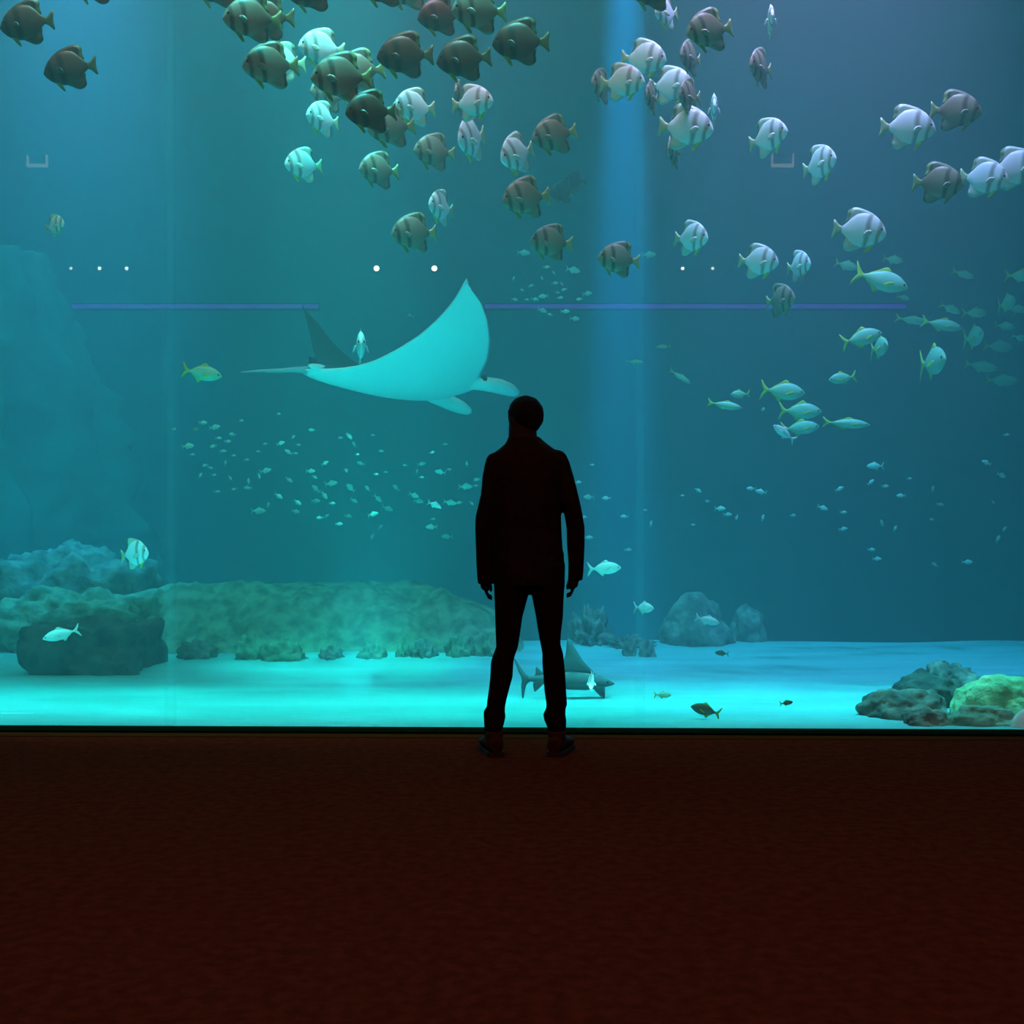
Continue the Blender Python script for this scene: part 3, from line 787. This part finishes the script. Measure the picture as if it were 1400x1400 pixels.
# ------------------------------------------------------------------ the man
MD = 6.0
U = MD / F
def X(px): return (px - 700) * U
def Z(py): return EYE - (py - 700) * U
def remesh(o, vox, smooth=4):
    m = o.modifiers.new('weld', 'REMESH'); m.mode = 'VOXEL'; m.voxel_size = vox; m.use_smooth_shade = True
    s = o.modifiers.new('soften', 'SMOOTH'); s.iterations = smooth; s.factor = .5
man = empty('person', (X(720), MD, 0))
def mlink(name, bm, mat, vox, smooth=4, parent=None):
    for v in bm.verts: v.co -= Vector((X(720), MD, 0))
    o = link(name, bm, mat, parent or man); remesh(o, vox, smooth); return o

# sections by the photo's left and right outline: (y, left, right, depth half, depth offset)
def secs(rows, grow=0., k=1.):
    out = []
    for py, l, r, dep, dy in rows:
        out.append(((X(l) + X(r)) / 2, MD + dy, Z(py), (X(r) - X(l)) / 2 * k + grow, dep * k + grow))
    return out
TORSO = [(598, 696, 737, .075, -.01), (606, 692, 746, .085, -.01), (613, 684, 756, .10, 0), (621, 674, 766, .115, 0), (630, 669, 772, .125, 0), (650, 668, 772, .135, 0),
         (690, 671, 767, .14, 0), (705, 671, 767, .138, 0), (725, 672, 767.5, .135, 0), (750, 673, 770, .135, 0), (765, 674, 771, .14, 0), (785, 674, 772, .145, 0), (800, 675, 771, .14, 0)]
ARM_L = [(619, 675, 688, .03, 0), (621.5, 669.5, 690, .05, 0), (626, 666, 692, .06, 0), (634, 663, 694, .067, 0), (650, 660, 692, .07, 0), (676, 656.5, 688, .068, 0), (706, 650.5, 683, .064, .01), (722, 649, 680, .062, .015),
         (745, 650, 676, .056, .02), (770, 651.5, 674.5, .05, .03), (790, 652.5, 673, .046, .035), (799, 653.5, 672.5, .043, .035)]
ARM_R = [(615, 752, 763, .03, 0), (617.5, 750, 769.5, .05, 0), (622, 749, 774, .06, 0), (632, 748, 778.5, .067, 0), (654, 752, 785.5, .07, 0), (687, 764, 793, .068, 0), (700, 770.5, 796, .064, .01), (722, 774.5, 799.5, .062, .015),
         (745, 776.5, 800, .056, .02), (770, 777, 799, .05, .03), (785, 776.5, 797.5, .046, .035), (794, 776, 796.5, .043, .035)]
LEG_L = [(770, 676, 727, .13, 0), (800, 675.5, 726, .125, 0), (815, 676, 722, .115, 0), (843, 677, 714.5, .10, 0), (865, 677.5, 711.5, .09, 0), (884, 678.5, 708.5, .08, 0), (896, 674, 704, .078, .0),
         (905, 671, 702, .08, .0), (925, 670, 701, .078, 0), (943, 668.5, 696, .075, -.005), (958, 666, 692, .072, -.01), (966, 665.5, 690.5, .07, -.01), (972, 661, 690.5, .075, -.01), (979, 661, 691.5, .077, -.01), (990, 662, 689, .075, -.01), (999, 662.5, 686, .07, -.01), (1012, 663, 685, .066, -.01)]
LEG_R = [(770, 718, 773, .13, 0), (800, 721, 772, .125, 0), (815, 727, 771, .115, 0), (843, 732.5, 769.5, .10, 0), (865, 736, 767, .09, 0), (880, 739, 766, .08, 0), (894, 741, 770, .078, .0),
         (905, 741.5, 771.5, .08, .0), (925, 743, 773, .078, 0), (945, 744.5, 774, .075, -.005), (962, 747, 775, .072, -.01), (968, 746.5, 773.5, .072, -.01), (976, 742.5, 773.5, .077, -.01), (984, 744, 774.5, .077, -.01), (994, 748, 773.5, .072, -.01), (1001, 749.5, 773, .07, -.01), (1012, 750, 772, .066, -.01)]
def wrinkle(bm, amp, fz, seed):
    for v in bm.verts:
        n = noise.noise(Vector((v.co.x * 7, v.co.y * 7 + seed, v.co.z * fz)))
        v.co.x += n * amp; v.co.y += noise.noise(Vector((v.co.x * 9 + 5, v.co.z * fz, seed))) * amp

# the body itself: one continuous surface under the clothes
b = bmesh.new()
loft(b, secs(TORSO, -.012)); loft(b, secs([(795, 680, 768, .12, 0)] and [(760, 680, 768, .12, 0), (800, 679, 768, .12, 0), (812, 690, 758, .09, 0)]))
for A in (ARM_L, ARM_R): loft(b, secs(A, -.010))
for Lg in (LEG_L, LEG_R): loft(b, secs(Lg, -.010))
# neck and head, turned to the left and a little up
loft(b, [(X(717), MD + .0, Z(618), .075, .075), (X(715), MD + .008, Z(604), .073, .070), (X(714.5), MD + .012, Z(592), .071, .070), (X(716), MD + .015, Z(575), .068, .068)])
HC = Vector((X(717.3), MD + .02, Z(573)))
hm = bmesh.new()
ball(hm, (0, 0, .02), (.076, .092, .088), 4)             # skull: x across, y face forward
ball(hm, (0, .030, -.045), (.056, .066, .072), 3)        # jaw
tube(hm, [(0, .088, .010), (0, .108, -.020), (0, .088, -.034)], [.010, .017, .010], 10)   # nose
tube(hm, [(-.026, .086, -.060), (0, .096, -.058), (.026, .086, -.060)], [.006, .010, .006], 8)  # mouth
ball(hm, (0, .080, -.092), (.024, .022, .020), 2)        # chin
for s in (1, -1):
    ball(hm, (.030 * s, .080, .012), (.015, .012, .011), 2)    # eyes
    tube(hm, [(.012 * s, .090, .030), (.034 * s, .086, .034), (.052 * s, .070, .028)], [.007, .009, .006], 8)
    ball(hm, (.078 * s, -.004, -.010), (.011, .022, .033), 2)  # ears
HR = Matrix.Rotation(R(38), 3, 'Z') @ Matrix.Rotation(R(7), 3, 'X')
me = bpy.data.meshes.new('tmp'); 
for v in hm.verts: v.co = HC + HR @ v.co
hm.to_mesh(me); hm.free(); b.from_mesh(me); bpy.data.meshes.remove(me)
# hands: palm, four unequal curled fingers and a thumb
def hand(cx, top, side):
    w = Vector((cx, MD + .035, Z(top)))
    loft(b, [(w.x, w.y, w.z + .03, .028, .033), (w.x, w.y, w.z - .005, .027, .034), (w.x - .002 * side, w.y + .004, w.z - .03, .027, .041), (w.x - .003 * side, w.y + .006, w.z - .052, .025, .042), (w.x - .004 * side, w.y + .006, w.z - .062, .019, .038)], 16)
    for i, ln in enumerate((.062, .072, .067, .052)):
        fy = w.y + .036 - i * .020
        p = Vector((w.x - .005 * side, fy, w.z - .050))
        c = -side                       # fingers curl inwards, towards the thigh
        pts = [p, p + Vector((.002 * c, 0, -ln * .42)), p + Vector((.013 * c, 0, -ln * .74)), p + Vector((.032 * c, 0, -ln * .86))]
        tube(b, pts, [.0095, .0090, .0085, .0065], 8)
    t = Vector((w.x - .008 * side, w.y + .034, w.z - .012))
    tube(b, [t, t + Vector((-.012 * side, .018, -.020)), t + Vector((-.020 * side, .022, -.044)), t + Vector((-.022 * side, .016, -.064))], [.012, .0115, .010, .007], 8)
hand(X(663), 790, -1)
hand(X(785), 787, 1)
o = mlink('body', b, M['skin'], .0055, 2)

# jacket: shell of torso, sleeves, standing collar
b = bmesh.new()
loft(b, secs(TORSO), 32)
for A in (ARM_L, ARM_R): loft(b, secs(A), 20)
loft(b, [(X(717), MD, Z(622), .125, .10), (X(716.5), MD, Z(611), .10, .088), (X(716), MD + .005, Z(602), .083, .082), (X(716), MD + .008, Z(597), .077, .077)], 24)
wrinkle(b, .006, 11, 2)
mlink('jacket', b, M['jacket'], .007, 3)
b = bmesh.new()
loft(b, secs([(755, 676, 771, .135, 0), (780, 675.5, 771.5, .135, 0), (800, 676, 771, .13, 0), (810, 684, 762, .10, 0)]), 28)
for Lg in (LEG_L, LEG_R): loft(b, secs(Lg), 22)
wrinkle(b, .004, 13, 7)
mlink('trousers', b, M['trousers'], .006, 2)
# short hair: a cap over the back and top of the skull
b = bmesh.new()
vs = ball(b, (0, 0, 0), (.086, .104, .099), 4)
for v in list(b.verts):
    if v.co.z < -.085 or (v.co.y > .055 and v.co.z < .052): v.co *= .80
for v in b.verts:
    v.co *= 1 + .045 * noise.noise(v.co * 38)
    v.co = HC + HR @ (v.co + Vector((0, -.004, .022)))
mlink('hair', b, M['hair'], .006, 1)
# shoes
def shoe(cx, turn):
    root = empty('shoe', (0, 0, 0)); root.parent = man
    root.location = (cx - X(720), 0, 0); root.rotation_euler = (0, 0, R(turn))
    b = bmesh.new()
    prof = [(-.115, .030, .075), (-.10, .040, .088), (-.06, .043, .095), (0, .044, .085), (.06, .050, .066), (.12, .050, .052), (.16, .040, .042), (.18, .020, .028)]
    out = []
    for y, wd, h in prof:
        out.append([(wd * math.cos(a), y, .016 + h * .5 + h * .5 * math.sin(a)) for a in [2 * math.pi * k / 16 for k in range(16)]])
    rings(b, out)
    loft(b, [(0, -.055, .07, .044, .052), (0, -.055, .12, .043, .050)], 16)
    o = link('upper', b, M['shoe'], root); remesh(o, .006, 2)
    b = bmesh.new()
    sole = [(wd * 1.05 * sgn, y) for sgn, seq in ((1, prof), (-1, prof[::-1])) for y, wd, h in seq]
    lo = [b.verts.new((x, y, .0)) for x, y in sole]; hi = [b.verts.new((x, y, .024)) for x, y in sole]
    b.faces.new(lo); b.faces.new(hi)
    for i in range(len(sole)):
        j = (i + 1) % len(sole); b.faces.new((lo[i], lo[j], hi[j], hi[i]))
    link('sole', b, M['sole'], root, False)
    for v in []: pass
shoe(X(673), 12)
shoe(X(765), -16)
tag(man, 'man in a dark jacket and trousers standing at the glass with his back to us', 'person')
# ------------------------------------------------------------------ lights
def area(name, loc, size, size_y, energy, col, rot=(0, 0, 0), spread=180):
    l = bpy.data.lights.new(name, 'AREA'); l.shape = 'RECTANGLE'; l.size = size; l.size_y = size_y
    l.energy = energy; l.color = col; l.spread = R(spread)
    o = bpy.data.objects.new(name, l); COL.objects.link(o); o.location = loc; o.rotation_euler = rot
    return o
def spot(name, loc, target, energy, col, ang, blend=.6, rad=.15):
    l = bpy.data.lights.new(name, 'SPOT'); l.energy = energy; l.color = col
    l.spot_size = R(ang); l.spot_blend = blend; l.shadow_soft_size = rad
    o = bpy.data.objects.new(name, l); COL.objects.link(o); o.location = loc
    o.rotation_euler = (Vector(target) - Vector(loc)).to_track_quat('-Z', 'Y').to_euler()
    return o
# hall: one dim warm ceiling lamp
area('hall_lamp', (0, 1.2, 6.9), 8, 1.6, 190, (1, .40, .26))
# tank lamps hang over the water; the warm front one is added
area('tank_flood', (-3, 12.5, 10.05), 8, 3.0, 240, (.12, .9, 1), spread=120)
area('glass_wash', (0, 7.1, 10.05), 16, .3, 205, (.06, .95, .98), rot=(R(2.2), 0, 0), spread=13)
area('warm_fill', (-2.0, 6.95, 9.8), 7, .3, 740, (1, .10, .065), rot=(R(24), 0, 0), spread=70)  # added fill, no such lamp known; warms the batfish near the glass
area('tank_flood_left', (-5.5, 14, 10.05), 4, 6, 310, (.2, .6, 1))
area('tank_flood_right', (6, 13, 10.05), 5, 6, 190, (1, .22, .4))
spot('beam_left', (-4.6, 12.5, 10.3), (-4.4, 12.3, 0), 12500, (1, .45, 1), 30, .9, .3)
spot('beam_centre', (1.25, 13.0, 10.3), (1.2, 13.2, 0), 90000, (.0, .38, 1), 7, .7, .1)
spot('beam_violet', (2.3, 7.9, 10.3), (2.3, 9.0, 3.6), 23000, (1, .17, .38), 36, .8, .3)
spot('beam_white', (-.7, 7.9, 10.3), (-.55, 9.0, 3.4), 8500, (1, .19, .36), 23, .8, .3)
spot('sand_spot', (-1.4, 7.8, 10.3), (-1.25, 9.45, 0), 11500, (.06, .95, .88), 14, .9, .2)
# uplights added behind the sill to brighten manta and fish from below
area('base_fill', (-2.3, 6.72, .07), 7.6, .06, 62, (.08, 1, 1), rot=(R(180 - 28), 0, 0), spread=120)
spot('manta_fill', (-.9, 6.85, .1), (-.95, 10.6, 2.45), 480, (.02, .95, 1), 42, .9, .1)
# ------------------------------------------------------------------ camera, view
cam = bpy.data.cameras.new('camera'); co = bpy.data.objects.new('camera', cam); COL.objects.link(co)
co.location = (0, 0, EYE); co.rotation_euler = (R(90), 0, 0)
cam.sensor_width = 36; cam.lens = 36 * F / 1400; cam.clip_end = 100
SC.camera = co
w = bpy.data.worlds.new('world'); SC.world = w; w.use_nodes = True
w.node_tree.nodes['Background'].inputs[0].default_value = (0, 0, 0, 1)
w.node_tree.nodes['Background'].inputs[1].default_value = 0
SC.view_settings.view_transform = 'Standard'
SC.view_settings.look = 'None'
SC.view_settings.exposure = 0
SC.view_settings.gamma = 1
SC.cycles.volume_bounces = 2
SC.cycles.max_bounces = 8
SC.cycles.diffuse_bounces = 3
SC.cycles.transparent_max_bounces = 16
SC.cycles.use_denoising = True
SC.cycles.caustics_reflective = False
SC.cycles.caustics_refractive = False
